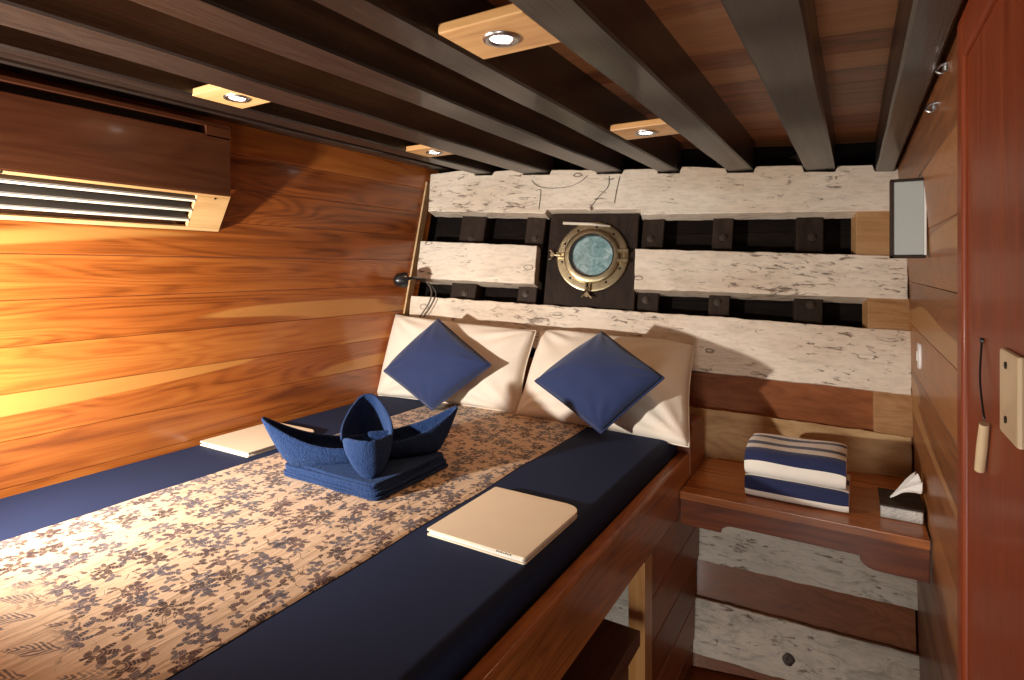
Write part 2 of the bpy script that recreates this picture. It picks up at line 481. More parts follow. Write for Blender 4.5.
# ------------------------------------------------------------------ whitewashed timbers
def rough_outline(pts, amp=.003, step=.022, seed=0):
    out = []
    n = len(pts)
    for i in range(n):
        a, b = Vector(pts[i]), Vector(pts[(i + 1) % n])
        L = (b - a).length; k = max(1, int(L / step))
        t = (b - a).normalized(); pr = t.cross(HN).normalized()
        for j in range(k):
            p = a.lerp(b, j / k)
            if j:
                q = noise.noise(p * 16 + Vector((seed, 0, 0))) * amp + noise.noise(p * 55 + Vector((0, seed, 0))) * amp * .55
                p = p + pr * q
            out.append(p)
    return out
def timber(pts, thick, m, label, seed, amp=.003, off=0., name='hull_timber'):
    P = [HP(x, z, off) for x, z in pts]
    bm = B()
    prism(bm, rough_outline(P, amp, .02, seed), HN * thick, .004, 2)
    o = obj(name, bm, m, loc=P[0])
    return tag(o, label, 'timber', 'whitewashed hull timbers' if m in (white_m, white2_m) else None, 'thing')
BEAMS = [(-.195, -.075), (-.525, -.415), (-.845, -.75), (-1.15, -1.03), (-1.55, -1.41), (-1.83, -1.735)]
# top timber, notched around the beam ends and above the porthole
top = []
x = XL + .02
cuts = sorted(BEAMS + [(.085, .155)])
top.append((x, zb(x) + .005))
for a, b in cuts:
    top += [(a - .012, zb(a) + .022 + random.uniform(-.008, .01)), (a - .003, zb(a) - .006), (b + .003, zb(b) - .006), (b + .012, zb(b) + .022 + random.uniform(-.008, .01))]
top.append((.18, zb(.18) + .012))
poly = top + [(.155, .253), (-.915, .268), (-.918, .296), (-1.395, .312), (-1.405, .290), (XL + .045, .325)]
timber(poly, .10, white_m, 'topmost whitewashed hull timber, notched under the ceiling beams', 1, .0025)
timber([(-2.10, .153), (-1.426, .118), (-1.415, -.084), (-2.09, -.056)], .14, white_m, 'short whitewashed hull timber left of the porthole', 2)
timber([(-.929, .096), (.199, .052), (.196, -.131), (-.918, -.102)], .14, white_m, 'long whitewashed hull timber right of the porthole', 3)
timber([(-2.10, -.153), (-1.4, -.185), (-.6, -.222), (.207, -.262), (.202, -.516), (-.642, -.466), (-1.4, -.40), (-2.09, -.30)], .12, white_m, 'wide whitewashed hull timber just below the porthole, behind the pillows', 4, .004)
timber([(-1.2, -.595), (-.59, -.625), (.199, -.676), (.2, -.90), (-1.2, -.90)], .05, raw_m, 'rough bare brown timber behind the striped towels', 5, .004)
timber([(-1.5, -.96), (.225, -1.03), (.232, -1.29), (-.58, -1.232), (-1.5, -1.18)], .09, white2_m, 'worn greyish whitewashed timber directly under the shelf apron', 6, .004, .004)
low_t = timber([(-1.5, -1.33), (-.603, -1.369), (.24, -1.438), (.24, -1.64), (-1.0, -1.54), (-1.5, -1.50)], .09, white2_m, 'lowest worn whitewashed timber with a dark knot', 7, .004, .004)

def HPX(u, v):
    r = (u - 512) / 569; x, y, w_ = r * CS - SN, r * SN + CS, (268 - v) / 569
    d = 2.9065 / (y - .217 * x - .26 * w_)
    return HP(x * d, w_ * d, .004)
for (u, v, q) in ((789, 660, .016),):
    p = HPX(u, v); M = basis(p, (1, .217, 0), (0, .26, 1))
    if (M.to_3x3() @ Vector((0, 0, 1))).y > 0: M = basis(p, (0, .26, 1), (1, .217, 0))
    bm = B(); lathe(bm, [(q * 1.5, -.001), (q * 1.2, .0015), (q * .95, .0008), (q * .8, .0018), (q * .5, .0006), (0, .001)], M, 18)
    for v_ in bm.verts: v_.co += (v_.co - p) * noise.noise(v_.co * 60) * .35
    obj('knot', bm, bolt_m, low_t, True)
bm = B()
prism(bm, [HP(XL + .001, -.30, -.004), HP(XL + .011, -.30, -.004), HP(XL + .011, .50, -.004), HP(XL + .001, .50, -.004)], HN * .06, .001)
tag(obj('trim_1', bm, raw_m, loc=HP(XL, -.3)), 'thin pale corner batten between left bulkhead and hull timbers', 'trim', None, 'structure')
# ------------------------------------------------------------------ ceiling beams
lab = ['ceiling beam second from the right bulkhead, between the two bare plank bays', 'broad glossy ceiling beam beside the nearest right downlight',
       'ceiling beam on the left edge of the two right downlights', 'ceiling beam in the middle of the left bays, between both downlight rows',
       'ceiling beam on the right edge of the two left downlights', 'thin ceiling beam touching the air conditioner cover']
def beam(x0, x1, label, dz=0, y0=-.98):
    bm = B()
    xm = (x0 + x1) / 2
    za, zt = zb(xm) + dz, zc(xm) + .012
    N = 40
    rings = []
    y1 = hull(xm, zb(xm)) + .06
    for i in range(N + 1):
        y = y0 + (y1 - y0) * i / N
        j = lambda s: noise.noise(Vector((x0 * 9 + s * 7, y * 2.2, s))) * .0035
        b = .006
        prof = [(x0 + j(1), zt), (x0 + j(1), za + b + j(2)), (x0 + b + j(1), za + j(2)), (x1 - b + j(3), za + j(4)), (x1 + j(3), za + b + j(4)), (x1 + j(3), zt)]
        rings.append([bm.verts.new(W(px, y, pz)) for px, pz in prof])
    for A, C in zip(rings, rings[1:]):
        for k in range(6):
            bm.faces.new((A[k], C[k], C[(k + 1) % 6], A[(k + 1) % 6]))
    bm.faces.new(rings[0]); bm.faces.new(rings[-1][::-1])
    bmesh.ops.recalc_face_normals(bm, faces=bm.faces)
    tag(obj('ceiling_beam', bm, beam_m, loc=W(xm, y0, za), smooth=True, angle=35), 'dark stained ' + label, 'beam', 'dark ceiling beams', 'thing')
for (a, b), l in zip(BEAMS, lab): beam(a, b, l)
beam(.085, .155, 'ceiling beam running along the top of the right bulkhead', -.01)
beam(-2.10, -2.02, 'ceiling beam along the top of the left bulkhead, above the air conditioner', .03)

# ------------------------------------------------------------------ downlights
def downlight(x0, x1, y0, y1, label, first=None):
    xm, ym = (x0 + x1) / 2, (y0 + y1) / 2
    z = zb(xm) + .008
    loc = W(xm, ym, z)
    if first: return copy_tree(first, loc, label)
    r = thing('downlight', label, 'light', loc, 'recessed ceiling downlights on teak blocks')
    bm = B(); bx(bm, W(x0, y0, z), W(x1, y1, z + .022), .003, 2)
    obj('mounting_block', bm, block_m, r)
    M = Matrix.Translation(loc)
    bm = B(); lathe(bm, [(.023, .002), (.024, -.003), (.030, -.006), (.038, -.005), (.040, 0), (.040, .003)], M, 32)
    ring = obj('trim_ring', bm, steel_m, r, True)
    bm = B(); lathe(bm, [(.0235, .0), (.020, -.0028), (0, -.0035)], M, 24)
    obj('lens', bm, led_m, r, True)
    return r
d0 = downlight(-.738, -.535, .93, 1.10, 'teak-mounted downlight nearest the camera, beside the broad glossy beam')
downlight(-.738, -.535, 1.90, 2.07, 'teak-mounted downlight over the right pillow, close to the porthole', d0)
downlight(-1.735, -1.55, .99, 1.16, 'teak-mounted downlight beside the air conditioner cover', d0)
downlight(-1.735, -1.55, 1.96, 2.13, 'teak-mounted downlight over the left pillow, nearest the left bulkhead corner', d0)

# ------------------------------------------------------------------ porthole in its dark panel
C0 = HP(-1.143, .069, .045)
e1 = Vector((1, .217, -.022)).normalized(); e2 = HN.cross(e1).normalized()
if e2.z < 0: e2 = -e2
PM = basis(C0, e1, e2)           # local z points into the cabin
if (PM.to_3x3() @ Vector((0, 0, 1))).y > 0: PM = basis(C0, -e1, e2)
window_1 = thing('window_1', 'round brass porthole bolted to a dark panel between the whitewashed timbers', 'porthole', C0, kind='structure')
def PP(a, b, c=0): return C0 + e1 * a + e2 * b - HN * c
bm = B()
prism(bm, [PP(-.24, .235, -.004), PP(.225, .235, -.004), PP(.225, -.27, -.004), PP(-.24, -.27, -.004)], HN * .12, .004)
obj('backing_panel', bm, rib_m, window_1)
bm = B(); lathe(bm, [(.128, 0), (.128, .010), (.131, .014), (.176, .014), (.184, .010), (.186, 0)], PM, 64)
fl = obj('flange', bm, brass_m, window_1, True, 40)
for k in range(10):
    a = 2 * math.pi * (k + .35) / 10
    bm = B(); lathe(bm, [(.0075, .013), (.006, .0165), (0, .0175)], PM @ Matrix.Translation((.157 * math.cos(a), .157 * math.sin(a), 0)), 10)
    obj('screw', bm, screw_m, fl)
bm = B(); lathe(bm, [(.112, .004), (.112, .03), (.116, .036), (.134, .036), (.143, .030), (.146, .012)], PM, 64)
obj('sash_ring', bm, brass_m, window_1, True, 40)
bm = B(); lathe(bm, [(.114, .004), (.114, .030), (.108, .030), (.106, .010)], PM, 64)
obj('gasket', bm, black_m, window_1, True, 40)
bm = B(); lathe(bm, [(0, .014), (.111, .010)], PM, 64)
obj('pane', bm, sea_m, window_1, True)
# hinge on the right, wing nut dogs on the left and below
bm = B()
hs = 1 if (PM.to_3x3() @ Vector((1, 0, 0))).x > 0 else -1
for b0 in (-.035, .015):
    vs = bx(bm, (.13, b0, .012), (.185, b0 + .02, .034), .003, 1)
vs = bx(bm, (.155, -.045, .016), (.172, .045, .030), .004, 1)
for v in bm.verts: v.co = PM @ Vector((v.co.x * hs, v.co.y, v.co.z))
obj('hinge', bm, brass_m, window_1)
def dog(ang):
    R = PM @ Matrix.Rotation(ang, 4, 'Z')
    bm = B()
    for s in (-.014, .006): bx(bm, (.138, s, .014), (.186, s + .008, .030), .002, 1)
    tubepts = [(.165, 0, .022), (.215, 0, .024)]
    tube(bm, tubepts, [.005, .005], 8)
    lathe(bm, [(0, -.006), (.012, -.006), (.012, .006), (0, .006)], Matrix.Translation((.205, 0, .024)), 12)
    for s in (-1, 1): tube(bm, [(.205, s * .008, .024), (.212, s * .020, .026), (.222, s * .026, .027)], [.005, .005, .003], 8)
    for v in bm.verts: v.co = R @ v.co
    obj('dog', bm, brass_m, window_1, True, 40)
dog(math.pi if hs > 0 else 0); dog(-math.pi / 2 - .05)

# pale stick and wires over the porthole
bm = B(); tube(bm, [PP(-.165, .178, .012), PP(-.02, .172, .014), PP(.085, .160, .014)], [.008, .008, .005], 8)
tag(obj('wooden_stick', bm, stick_m, loc=PP(-.165, .178, .012), smooth=True), 'thin pale stick lying across the top of the porthole', 'stick')
def wire(pts, label, r=.0014):
    bm = B(); P = spline([HP(x, z, -.003 - r) for x, z in pts], 6); tube(bm, P, r, 6)
    return tag(obj('cable', bm, cable_m, loc=P[0], smooth=True), label, 'cable', 'loose wires on the top timber')
wire([(-1.50, .475), (-1.46, .44), (-1.39, .425), (-1.30, .428), (-1.24, .45), (-1.20, .485)], 'wire drooping in a shallow arc under a ceiling beam on the top timber')
wire([(-1.47, .415), (-1.445, .42), (-1.44, .385), (-1.44, .31)], 'short bent wire dropping left of the porthole on the top timber')
w = wire([(-1.09, .475), (-1.09, .42), (-1.13, .37), (-1.17, .31)], 'wire slanting down to a bead above the porthole')
bm = B(); lathe(bm, [(0, -.011), (.009, -.006), (.011, 0), (.009, .006), (0, .011)], Matrix.Translation(HP(-1.17, .30, -.012)), 12)
obj('bead', bm, stick_m, w, True)
wire([(-1.035, .47), (-1.045, .40), (-1.05, .33)], 'straight wire hanging above the right edge of the porthole')

# ------------------------------------------------------------------ bed
bed = thing('bunk_bed_frame', 'built-in varnished teak bunk with high side rail and open shelf below', 'bed frame', (-1.35, 1.3, 0))
RX0, RX1 = -.60, -.555
bm = B(); bx(bm, (RX0, -.2, .734), (RX1, 2.40, .922), .010, 3)
obj('side_rail', bm, rail_m, bed, True, 40)
# rounded cheek at the head
bm = B()
pts = [(2.28, .80), (2.28, .965)] + [(2.28 + .06 - .06 * math.cos(a), .965 + .06 * math.sin(a)) for a in [math.pi / 2 * k / 6 for k in range(1, 7)]] + \
      [(2.46, 1.03)] + [(2.46 + .05 * math.sin(a), .98 + .05 * math.cos(a)) for a in [math.pi / 2 * k / 5 for k in range(1, 6)]] + [(2.53, .80)]
prism(bm, [(RX1 + .006, y, z) for y, z in pts], (-.057, 0, 0), .008, 2)
obj('head_cheek', bm, red_y, bed, True, 40)
bm = B(); bx(bm, (-.609, 1.722, 0), (-.554, 1.798, .736), .004, 2)
obj('post', bm, post_m, bed, True, 40)
bm = B()
for a, b in ((.0, .13), (.13, .28), (.28, .43), (.43, .58), (.58, .735)):
    bx(bm, (-.585, 1.79, a + .001), (-.560, hull(-.57, a - ZC) - .005 , b - .001), .003, 1)
obj('end_panel', bm, red_y, bed)
bm = B(); bx(bm, (-1.2, -.2, .545), (-.535, 1.62, .590), .003, 2)
obj('lower_shelf', bm, wood('dark_shelf', axis=1, rough=.5, coat=.1, dark=(.03, .01, .005), mid=(.08, .026, .010), light=(.14, .05, .02)), bed)
bm = B(); bx(bm, (XL + .02, -.2, .75), (RX0, 2.2, .79))
obj('base_board', bm, red_y, bed)
bm = B(); bx(bm, (-1.22, -.2, 0), (-1.2, 2.2, .75))
obj('inner_panel', bm, red_y, bed)

# mattress with a fitted navy sheet
bm = B()
pts = [(XL + .012, -.15), (-.602, -.15), (-.602, 2.49), (-.70, 2.50), (XL + .012, 2.19)]
prism(bm, [Vector((x, y, .99)) for x, y in pts], (0, 0, -.2), .030, 5)
mat_o = obj('mattress', bm, navy_m, loc=(-1.35, 1.2, .79), smooth=True, angle=50)
tag(mat_o, 'thick mattress in a dark navy fitted sheet on the teak bunk', 'mattress')

# batik runner down the middle
bm = B()
NX, NY = 60, 150
g = [[None] * (NY + 1) for _ in range(NX + 1)]
for i in range(NX + 1):
    for j in range(NY + 1):
        x = -1.76 + .815 * i / NX; y = -.1 + 2.33 * j / NY
        e = noise.noise(Vector((0 if i < NX / 2 else 5, y * 4, 3))) * .008
        h = .0035 + .0035 * max(0, noise.noise(Vector((x * 22 + y * 3, y * 2.2, 1)))) * (1.6 * max(0, min(1, (1.5 - y) / .5)) + .25)
        if i in (0, NX) or j == NY: h = .0008
        g[i][j] = bm.verts.new((x + e, y, .9905 + h))
for i in range(NX):
    for j in range(NY):
        bm.faces.new((g[i][j], g[i + 1][j], g[i + 1][j + 1], g[i][j + 1]))
run = obj('bed_runner', bm, batik_m, loc=(-1.35, 1.0, .9905), smooth=True)
tag(run, 'cream batik bed runner with brown and slate flowers along the navy mattress', 'bed runner')
TOP = .996

# ------------------------------------------------------------------ pillows and cushions
def cushion_bm(w, h, t, M, ear=.06, seed=0, wr=.004, n=44, pw=.42, sag=0, back=.45):
    bm = B()
    def pt(i, j, s):
        u, v = -1 + 2 * i / n, -1 + 2 * j / n
        x = w / 2 * u * (1 - ear * math.cos(v * math.pi / 2) ** 1.5)
        y = h / 2 * v * (1 - ear * math.cos(u * math.pi / 2) ** 1.5)
        k = max(0, (1 - u * u) * (1 - v * v)) ** pw
        z = s * t / 2 * k * (1 if s == 1 else back)
        q = Vector((x * 5, y * 5, s * 3 + seed))
        z += k * (noise.noise(q) * .05 + noise.noise(q * 2.5) * .02) * t * 1.4
        # creases pulling from the corners
        r = math.hypot(1 - abs(u), 1 - abs(v)); a = math.atan2(1 - abs(v) + 1e-6, 1 - abs(u) + 1e-6)
        z += s * wr * math.sin(a * 12 + seed + u) * math.exp(-((r - .45) / .33) ** 2) * (k > 0)
        y -= sag * k * (1 - v) * .5
        return M @ Vector((x, y, z))
    F = {}
    for s in (1, -1):
        for i in range(n + 1):
            for j in range(n + 1):
                if s == -1 and (i in (0, n) or j in (0, n)): F[s, i, j] = F[1, i, j]
                else: F[s, i, j] = bm.verts.new(pt(i, j, s))
        for i in range(n):
            for j in range(n):
                q = (F[s, i, j], F[s, i + 1, j], F[s, i + 1, j + 1], F[s, i, j + 1])
                bm.faces.new(q if s == 1 else q[::-1])
    rim = [F[1, i, 0].co.copy() for i in range(n)] + [F[1, n, j].co.copy() for j in range(n)] + [F[1, i, n].co.copy() for i in range(n, 0, -1)] + [F[1, 0, j].co.copy() for j in range(n, 0, -1)]
    return bm, rim
def ring_tube(bm, pts, r, seg=6):
    n = len(pts); rings = []
    for i in range(n):
        t = (pts[(i + 1) % n] - pts[i - 1]).normalized()
        s = t.cross(Vector((.13, -.8, .6))).normalized(); u = s.cross(t)
        rings.append([bm.verts.new(pts[i] + (s * math.cos(a) + u * math.sin(a)) * r) for a in [2 * math.pi * k / seg for k in range(seg)]])
    for i in range(n):
        A, C = rings[i], rings[(i + 1) % n]
        for k in range(seg): bm.faces.new((A[k], A[(k + 1) % seg], C[(k + 1) % seg], C[k]))

class Quad:
    """maps the unit cloth square onto four corners, thickness along the mean normal"""
    def __init__(s, bl, br, tr, tl):
        s.c = [Vector(v) for v in (bl, br, tr, tl)]
        s.w = ((s.c[1] - s.c[0]).length + (s.c[2] - s.c[3]).length) / 2; s.h = ((s.c[3] - s.c[0]).length + (s.c[2] - s.c[1]).length) / 2
        s.n = (s.c[1] - s.c[3]).cross(s.c[2] - s.c[0]).normalized()
    def __matmul__(s, v):
        u, w = v.x / s.w + .5, v.y / s.h + .5
        a = s.c[0].lerp(s.c[1], u); b = s.c[3].lerp(s.c[2], u)
        return a.lerp(b, w) + s.n * v.z
def RY(u, v, y):
    r = (u - 512) / 569; d = y / (r * SN + CS)
    return Vector((d * (r * CS - SN), y, ZC + d * (268 - v) / 569))
def pillow(corners, t, label, seed):
    M = Quad(*corners); base = (M.c[0] + M.c[1]) / 2
    r = thing('bed_pillow', label, 'pillow', base, 'cream pillows against the hull')
    bm, rim = cushion_bm(M.w, M.h, t, M, .03, seed, .005, 56, .34)
    obj('pillowcase', bm, pillow_m, r, True)
    bm = B(); ring_tube(bm, rim, .003); obj('hem', bm, pillow_m, r, True)
    return r
pillow([RY(377, 395, 2.19), RY(518, 413, 2.21), RY(536, 331, 2.37), RY(396, 315, 2.32)], .20, 'cream pillow nearest the left bulkhead, behind the blue cushion', 1.3)
pillow([RY(515, 415, 2.20), RY(689, 447, 2.17), RY(694, 346, 2.58), RY(541, 331, 2.47)], .20, 'cream pillow beside the teak rail head, below the porthole', 6.1)

def throw_cushion(b, l, r, t, th, label, seed, m):
    b, l, r, t = (Vector(v) for v in (b, l, r, t))
    M = Quad(b, r, t, l); w, h = M.w, M.h
    root = thing('throw_cushion', label, 'cushion', b, 'square navy cushions')
    bm, rim = cushion_bm(w, h, th * 1.2, M, .015, seed, .003, 44, .40)
    obj('cover', bm, m, root, True)
    bm = B(); ring_tube(bm, rim, .004); obj('piping', bm, m, root, True)
    return root
throw_cushion(RY(432, 410, 2.03), RY(384, 371, 2.07), RY(491, 365, 2.12), RY(438, 319, 2.22), .13, 'plain navy cushion standing on its corner against the left pillow', 2.2, cush_m)
throw_cushion(RY(601, 433, 2.03), RY(535, 381, 2.10), RY(664, 378, 2.16), RY(602, 332, 2.32), .14, 'plain navy cushion standing on its corner against the right pillow', 8.4, cush_m)

# ------------------------------------------------------------------ folded lotus towel
CT = Vector((-1.35, 1.335, TOP))
lot = thing('lotus_folded_towel', 'blue towel folded into a lotus flower with four pointed petals on the runner', 'towel', CT)
bm = B()
hx, hy = .205, .172
for k in range(6):
    rr = random.Random(k)
    s = 1 - .012 * k
    z0_ = CT.z + .0072 * k
    ox, oy = rr.uniform(-.004, .004), rr.uniform(-.004, .004)
    n = 24; ptsl = []
    for i in range(4 * n):
        a = i / n; sd = int(a); f = a - sd
        c = [(-1, -1), (1, -1), (1, 1), (-1, 1)]
        p0, p1 = c[sd], c[(sd + 1) % 4]
        ux, uy = p0[0] + (p1[0] - p0[0]) * f, p0[1] + (p1[1] - p0[1]) * f
        rnd = (abs(ux) ** 20 + abs(uy) ** 20) ** (1 / 20)
        wob = noise.noise(Vector((ux * 2, uy * 2, k * 3.1))) * .004
        ptsl.append(Vector((CT.x + ux / rnd * hx * s + ox + wob, CT.y + uy / rnd * hy * s + oy + wob, z0_ + .0072)))
    prism(bm, ptsl, (0, 0, -.0068), .0025, 2)
obj('folded_base', bm, terry_m, lot, True, 50)
def petal(dirv, rk, r1, z1, w, dep, seed, zrim0=.10, wp=.55, vee=2.1, lean=0.):
    """boat-shaped fold: keel runs out to a knee at radius rk, then straight up to the tip (r1, z1)"""
    e = Vector((dirv[0], dirv[1], 0)).normalized(); s = Vector((0, 0, 1)).cross(e); up = Vector((0, 0, 1))
    kz0 = .036
    K = spline([(.01, kz0, 0), (rk * .5, kz0 - .002, 0), (rk * .92, kz0 + .002, 0), (rk + (r1 - rk) * .35, kz0 + (z1 - kz0) * .33, 0), (r1, z1, 0)], 6)
    bm = B(); NP = 20; G = []
    for i, q in enumerate(K):
        t = i / (len(K) - 1)
        rr_ = .01 + (r1 - .01) * t - lean * math.sin(math.pi * t)
        rz = zrim0 + (z1 - zrim0) * t ** 1.5 - dep * math.sin(math.pi * t)
        wt = w * (1 - t) ** wp * (1 + .25 * math.sin(math.pi * t)) + .003
        row = []
        for j in range(NP + 1):
            ph = -1 + 2 * j / NP; a = abs(ph)
            la = math.copysign(wt * math.sin(a * math.pi / 2), ph)
            k = a ** vee
            r_ = q.x + (rr_ - q.x) * k; z_ = q.y + (rz - q.y) * k
            nz = noise.noise(Vector((t * 3, ph * 2, seed))) * .007 * (1 - t)
            row.append(bm.verts.new(CT + e * (r_ + nz) + s * la + up * (z_ + nz)))
        G.append(row)
    for A, C in zip(G, G[1:]):
        for k in range(NP): bm.faces.new((A[k], A[k + 1], C[k + 1], C[k]))
    bmesh.ops.recalc_face_normals(bm, faces=bm.faces)
    o = obj('petal', bm, terry_m, lot, True)
    so = o.modifiers.new('thick', 'SOLIDIFY'); so.thickness = .011; so.offset = 0
    su = o.modifiers.new('smooth', 'SUBSURF'); su.levels = 1; su.render_levels = 1
    return o
petal((-.72, -.69), .235, .315, .190, .066, .018, 1, .100)
petal((.62, .78), .235, .300, .182, .070, .014, 2, .105)
petal((-.70, .72), .150, .200, .205, .075, -.012, 3, .10, .42, 2.1, .02)
petal((.75, -.66), .208, .160, .140, .066, -.016, 4, .112, .50, 1.55, -.012)

# ------------------------------------------------------------------ cream folders
def folder(x0, x1, y0, y1, z, label, rot=0, first=None):
    cx, cy = (x0 + x1) / 2, (y0 + y1) / 2
    if first:
        c = copy_tree(first, (cx, cy, z), label); c.rotation_euler.z = rot; return c
    r = thing('leather_folder', label, 'folder', (cx, cy, z), 'cream folders on the bed')
    t = .016
    def slab(za, zb_, inset, rad):
        P = []
        for (sx, sy) in ((1, 1), (-1, 1), (-1, -1), (1, -1)):
            rd = rad if (sx > 0 and sy > 0) else .006
            ccx = cx + sx * ((x1 - x0) / 2 - inset - rd); ccy = cy + sy * ((y1 - y0) / 2 - inset - rd)
            a0 = {(1, 1): 0, (-1, 1): 90, (-1, -1): 180, (1, -1): 270}[sx, sy]
            for k in range(7):
                a = math.radians(a0 + 90 * k / 6); P.append(Vector((ccx + rd * math.cos(a), ccy + rd * math.sin(a), zb_)))
        bm = B(); prism(bm, P, (0, 0, za - zb_), min(.0018, (zb_ - za) * .4), 2); return bm
    obj('back_cover', slab(z, z + .0035, 0, .045), cream_m, r, True, 40)
    obj('pages', slab(z + .0035, z + .0115, .004, .042), paper_m, r)
    obj('front_cover', slab(z + .0115, z + t, 0, .045), cream_m, r, True, 40)
    # spine wraps the hull-side edge
    bm = B()
    arc = [(y1 - .002 + .0085 * math.sin(a), z + .008 - .008 * math.cos(a)) for a in [math.pi * k / 10 for k in range(11)]]
    prism(bm, [Vector((x0 + .004, y, zz)) for y, zz in arc], (x1 - x0 - .05, 0, 0))
    obj('spine', bm, cream_m, r, True, 60)
    bm = B()
    for k in range(7):
        bx(bm, (x1 - .075 + k * .006, y0 - .0006, z + .0124), (x1 - .075 + k * .006 + .004, y0 + .001, z + .0124 + (.0018 if k % 2 else .0026)))
    obj('embossed_mark', bm, screw_m, r)
    return r
f0 = folder(-.905, -.625, 1.095, 1.41, .991, 'cream leather folder on the right side of the bed, near the teak rail')
folder(-2.10, -1.80, 1.20, 1.55, .991, 'cream leather folder by the left bulkhead, behind the lotus towel', .02, f0)

# ------------------------------------------------------------------ bench shelf
SZ = ZC - .826
sh = thing('bench_shelf', 'varnished teak bench shelf between the bunk and the right bulkhead', 'shelf', (-.2, 2.3, SZ))
bm = B()
for ya, yb in ((2.128, 2.27), (2.2715, 2.42), (2.4215, 2.58)):
    P = [(-.553, ya), (.198, ya), (.198, min(yb, hull(.198, -.83) - .004)), (-.553, min(yb, hull(-.553, -.83) - .004))]
    prism(bm, [Vector((x, y, SZ)) for x, y in P], (0, 0, -.028), .004, 2)
P = [(-.553, 2.5815), (.198, 2.5815), (.198, hull(.198, -.83) - .006), (-.50, 2.583)]
prism(bm, [Vector((x, y, SZ)) for x, y in P], (0, 0, -.028), .002, 1)
obj('shelf_board', bm, shelf_m, sh, True, 40)
bm = B()
zt = SZ - .0285
cut = [(-.553, zt), (.198, zt), (.198, zt - .105), (.075, zt - .105)]
cut += [(.075 - .05 * math.sin(a) - .01, zt - .105 + .038 * (1 - math.cos(a))) for a in [math.pi / 2 * k / 6 for k in range(1, 7)]]
cut += [(-.40 + .03 - .04 * math.sin(a), zt - .067 - .030 * (1 - math.cos(a))) for a in [math.pi / 2 * k / 6 for k in range(0, 7)]]
cut += [(-.553, zt - .097)]
prism(bm, [Vector((x, 2.136, z)) for x, z in cut], (0, .024, 0), .003, 2)
obj('apron', bm, red_x, sh, True, 40)
bm = B(); lathe(bm, [(0, -.003), (.006, -.002), (.006, .001)], basis((-.06, 2.137, SZ - .065), (1, 0, 0), (0, 0, 1)), 10)
obj('screw_plug', bm, screw_m, sh)

# striped towels
def striped(x0, x1, y0, y1, z0, h, bands, label, seed):
    """folded towel: rounded cross-section swept along x; bands = list of (arc fraction end, material index)"""
    r = min(h / 2 * .95, .036)
    prof = []
    yc0, zc0 = y0 + r, z0 + r
    def arc(cy, cz, a0, a1, n=8):
        return [(cy + r * math.cos(math.radians(a0 + (a1 - a0) * k / n)), cz + r * math.sin(math.radians(a0 + (a1 - a0) * k / n))) for k in range(n + 1)]
    prof += arc(y0 + r, z0 + r, 270, 180); prof += arc(y0 + r, z0 + h - r, 180, 90)
    prof += [(y0 + r + (y1 - y0 - 2 * r) * k / 24, z0 + h) for k in range(1, 24)]
    prof += arc(y1 - r, z0 + h - r, 90, 0); prof += arc(y1 - r, z0 + r, 0, -90)
    L = [0]
    for a, b in zip(prof, prof[1:]): L.append(L[-1] + math.hypot(b[0] - a[0], b[1] - a[1]))
    # resample
    N = 120; P = []
    for k in range(N + 1):
        s = L[-1] * k / N
        i = max(j for j in range(len(L)) if L[j] <= s + 1e-9); i = min(i, len(prof) - 2)
        f = (s - L[i]) / max(1e-9, L[i + 1] - L[i])
        P.append((prof[i][0] + (prof[i + 1][0] - prof[i][0]) * f, prof[i][1] + (prof[i + 1][1] - prof[i][1]) * f, k / N))
    bm = B(); NX_ = 40; R = []
    for i in range(NX_ + 1):
        x = x0 + (x1 - x0) * i / NX_
        en = abs(2 * i / NX_ - 1) ** 10
        row = []
        for (y, z, s) in P:
            q = Vector((x * 7, y * 9, z * 9 + seed))
            d = noise.noise(q) * .006
            yy = y + (-d if y < (y0 + y1) / 2 else d) * .8
            cz = z0 + h / 2
            zz = z + d * (1 if z > cz else 0) - .006 * en * (1 if z > cz else -.5)
            row.append(bm.verts.new((x + noise.noise(Vector((y * 12, z * 12, seed + i // 39))) * .004, yy, max(zz, z0))))
        R.append(row)
    for A, C in zip(R, R[1:]):
        for k in range(N):
            f = bm.faces.new((A[k], C[k], C[k + 1], A[k + 1]))
            s = (k + .5) / N
            for e, mi in bands:
                if s <= e: f.material_index = mi; break
    bm.faces.new(R[0][::-1]); bm.faces.new(R[-1])
    for f in bm.faces:
        if len(f.verts) > 4: f.material_index = 0
    bmesh.ops.recalc_face_normals(bm, faces=bm.faces)
    o = obj('folded_beach_towel', bm, [stripew_m, stripen_m], loc=((x0 + x1) / 2, (y0 + y1) / 2, z0), smooth=True, angle=60)
    return tag(o, label, 'towel', 'striped towels on the shelf')
striped(-.338, -.012, 2.19, 2.43, SZ + .0005, .080, [(.125, 0), (.26, 1), (.42, 0), (.55, 1), (1, 0)], 'navy and white striped towel lying directly on the shelf, under the other', 1)
striped(-.338, -.022, 2.185, 2.45, SZ + .081, .100, [(.165, 0), (.29, 1), (.395, 0), (.465, 1), (.60, 0), (.67, 1), (1, 0)], 'navy and white striped towel on top of the folded pair', 4)

